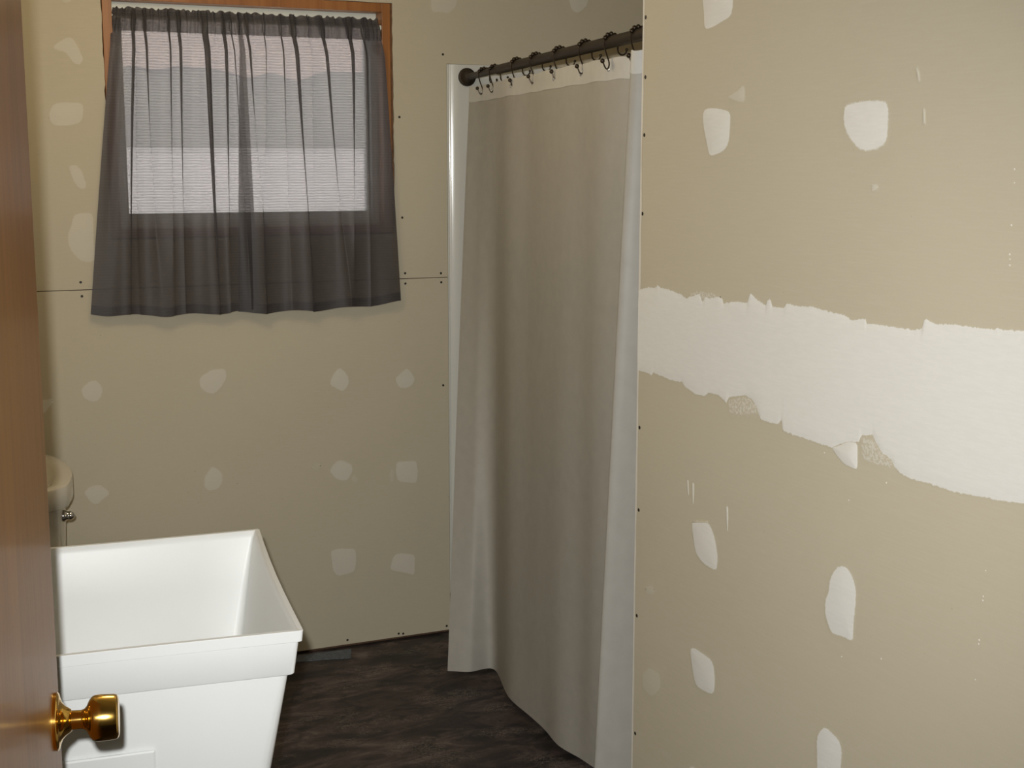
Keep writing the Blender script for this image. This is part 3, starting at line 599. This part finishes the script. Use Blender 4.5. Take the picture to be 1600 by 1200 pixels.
tag(tub, 'white plastic laundry tub standing on the dark floor behind door', 'laundry tub')
# raised panel on the front of the body
ex = (FR-FLc).normalized(); ey = Vector((-ex.y, ex.x, 0))
def tub_front(s, z, out):
    ins = 0.0225 + (0.784-z)*(0.068-0.0225)/(0.784-0.5); q = FLc + ex*s + ey*(ins - out); return Vector((q.x, q.y, z))
sx = 0.362
v = []; L = []
for s0, s1, z0, z1, oo in ((0.10, sx, 0.52, 0.681, -0.001), (0.10, sx, 0.52, 0.681, 0.002), (0.103, sx-.003, 0.523, 0.678, 0.0032)):
    L.append([tub_front(s0, z0, oo), tub_front(s1, z0, oo), tub_front(s1, z1, oo), tub_front(s0, z1, oo)])
MB().loft(L).build('embossed_panel', WHITEP, tub)
for k, c in enumerate((FR, BR, FLc, BL)):
    d = (tc - c).normalized(); a = c + d*0.13; b = c + d*0.07
    MB().tube([Vector((a.x, a.y, 0.485)), Vector((b.x, b.y, 0.012))], [0.019, 0.016], 12).lathe(Vector((b.x, b.y, 0.0)), (0, 0, 1), [(0, .02), (.012, .02), (.014, .016)], 12).build('leg', STEEL, tub, 40)
MB().lathe(Vector((tc.x, tc.y, 0.5165)), (0, 0, 1), [(0, .04), (.002, .04), (.003, .034), (.0025, .03)], 20).build('drain_ring', CHROME, tub, 40)
# ------------------------------------------------------------------ toilet
tcx, tcy = 0.216, 3.915
def tank_loop(hx, hy, z, r, bow, cx=tcx, n=6):
    pts = []
    for sx_, sy_, a0 in ((1, -1, -90), (1, 1, 0), (-1, 1, 90), (-1, -1, 180)):
        for i in range(n+1):
            a = math.radians(a0 + 90*i/n); x = sx_*(hx-r) + r*math.cos(a); y = sy_*(hy-r) + r*math.sin(a)
            if x > 0: x += bow*(1-(y/hy)**2)
            pts.append(Vector((cx+x, tcy+y, z)))
        if sx_ == 1 and sy_ == -1:
            for i in range(1, 8):
                y = -hy+r + (2*hy-2*r)*i/8; pts.append(Vector((cx+hx+bow*(1-(y/hy)**2), tcy+y, z)))
    return pts
toi = empty('toilet', (0.40, tcy, 0)); tag(toi, 'bone white toilet with chrome lever behind the laundry tub', 'toilet')
T = [(0.100, .205, .39, .05), (.112, .222, .42, .05), (.122, .236, .60, .052), (.125, .240, .693, .052), (.10, .2, .695, .05)]
tank = MB().loft([tank_loop(hx, hy, z, r, .045) for hx, hy, z, r in T]).build('tank', PORC, None, 35)
Ld = [(.122, .246, .6965, .055, .050), (.136, .262, .6975, .062, .052), (.139, .266, .704, .064, .052), (.139, .266, .750, .064, .052), (.1375, .2645, .7560, .063, .052), (.134, .261, .7585, .06, .051), (.108, .245, .7585, .055, .042), (.104, .242, .7575, .054, .040), (.099, .238, .7510, .053, .038), (.085, .225, .7480, .05, .035), (.04, .12, .7485, .035, .015)]
lid = MB().loft([tank_loop(hx, hy, z, r, b) for hx, hy, z, r, b in Ld]).build('tank_lid', PORC, None, 35)
# lever on the front face, near side
lb = Vector((tcx+.125+.0, tcy-.165, .664))
lb.x = tcx + .1245 + .045*(1-(.165/.24)**2)
nrm = Vector((1, -0.26, 0)).normalized()
mbv = MB().lathe(lb - nrm*0.003, nrm, [(0, .016), (.006, .0165), (.011, .014), (.016, .012), (.024, .0115), (.026, .008)], 20)
q0 = lb + nrm*0.018
mbv.tube([q0, q0 + Vector((.003, .02, -.004)), q0 + Vector((.008, .05, -.014)), q0 + Vector((.010, .075, -.022))], [.009, .0085, .0075, .0085], 12).ball(q0, .0125, 14, 8)
lever = mbv.build('flush_lever', CHROME, None, 45)
def oval(cx, a, b, z, n=28, front=1.0):
    return [Vector((cx + (a*front if math.cos(t) > 0 else a)*math.cos(t), tcy + b*math.sin(t), z)) for t in [2*math.pi*i/n for i in range(n)]]
bowl = MB().loft([oval(.50, .24, .12, 0.0), oval(.50, .24, .12, .03), oval(.49, .20, .10, .10), oval(.50, .20, .115, .2), oval(.56, .24, .165, .32), oval(.57, .25, .178, .375), oval(.57, .25, .18, .392), oval(.57, .20, .14, .393), oval(.57, .17, .12, .34), oval(.57, .08, .07, .22)]).box(.12, .40, tcy-.10, tcy+.10, .28, .388, .02).build('bowl', PORC, None, 35)
seat = MB().loft([oval(.57, .25, .182, .394), oval(.57, .255, .187, .402), oval(.57, .25, .182, .412), oval(.57, .235, .17, .418), oval(.57, .255, .185, .420), oval(.57, .255, .185, .430), oval(.57, .235, .17, .436), oval(.57, .1, .08, .438)]).build('seat_lid', PORC, None, 35)
at(toi, tank, lid, lever, bowl, seat)
# ------------------------------------------------------------------ door with brass knob
E0 = Vector((0.1445, 1.652, 0)); dd = Vector((-0.19, -1, 0)).normalized(); nd = Vector((1, -0.19, 0)).normalized()
DZ = 2.03; DW = 0.76; TH = 0.035
q = [E0, E0 + dd*DW, E0 + dd*DW - nd*TH, E0 - nd*TH]
# edges eased
def dl(e): return [E0 - dd*0 + dd*e - nd*0, E0 + dd*(DW-e), E0 + dd*DW - nd*e, E0 + dd*DW - nd*(TH-e), E0 + dd*(DW-e) - nd*TH, E0 + dd*e - nd*TH, E0 - nd*(TH-e), E0 - nd*e]
door = MB().loft([[Vector((p.x, p.y, z)) for p in dl(0.003)] for z in (0.012, DZ)]).build('door_1', DOORW, None, None)
# wood grain follows the door leaf
struct(door, 'open varnished wooden door with round brass knob at left edge', 'door')
kc = E0 + dd*0.060; kc.z = 0.957
KP = [(0, .0330), (.0035, .0335), (.0050, .0320), (.0062, .0275), (.0085, .0215), (.012, .0172), (.0165, .0142), (.0185, .0128), (.0192, .0108)]
kn = MB().lathe(kc + nd*0.0165, nd, [(0, .0100), (.0025, .0112), (.013, .0108), (.0165, .0118), (.0195, .0150), (.0225, .0215), (.0255, .0250), (.0290, .0266), (.034, .0270), (.050, .0262), (.0535, .0252), (.0552, .0225), (.0555, .0190), (.0550, .012)], 40).build('door_knob', BRASS, door, 38)
MB().lathe(kc, nd, KP, 40).build('rosette', BRASS, kn, 38)
lp = E0 - nd*0.0175; lp.z = 0.957
mb = MB(); a = lp + dd*0.0005
mb.loft([[a + dd*0 + nd*sx_*0.0125 + Vector((0, 0, sz*0.028)) - dd*t for sx_, sz in ((-1, -1), (1, -1), (1, 1), (-1, 1))] for t in (0, 0.002)])
mb.build('latch_plate', BRASS, door)
# ------------------------------------------------------------------ ceiling light
cl = empty('ceiling_light', (0.60, 3.20, ZC)); tag(cl, 'round white ceiling light with opal glass bowl', 'ceiling light')
b1 = MB().lathe((0.60, 3.20, ZC), (0, 0, -1), [(0, .15), (.015, .15), (.025, .14), (.026, .10)], 32).build('base', CEIL, None, 40)
b2 = MB().lathe((0.60, 3.20, ZC-.024), (0, 0, -1), [(0, .135), (.02, .132), (.05, .11), (.07, .07), (.078, .02)], 32).build('glass_bowl', LAMP, None, 60)
at(cl, b1, b2)
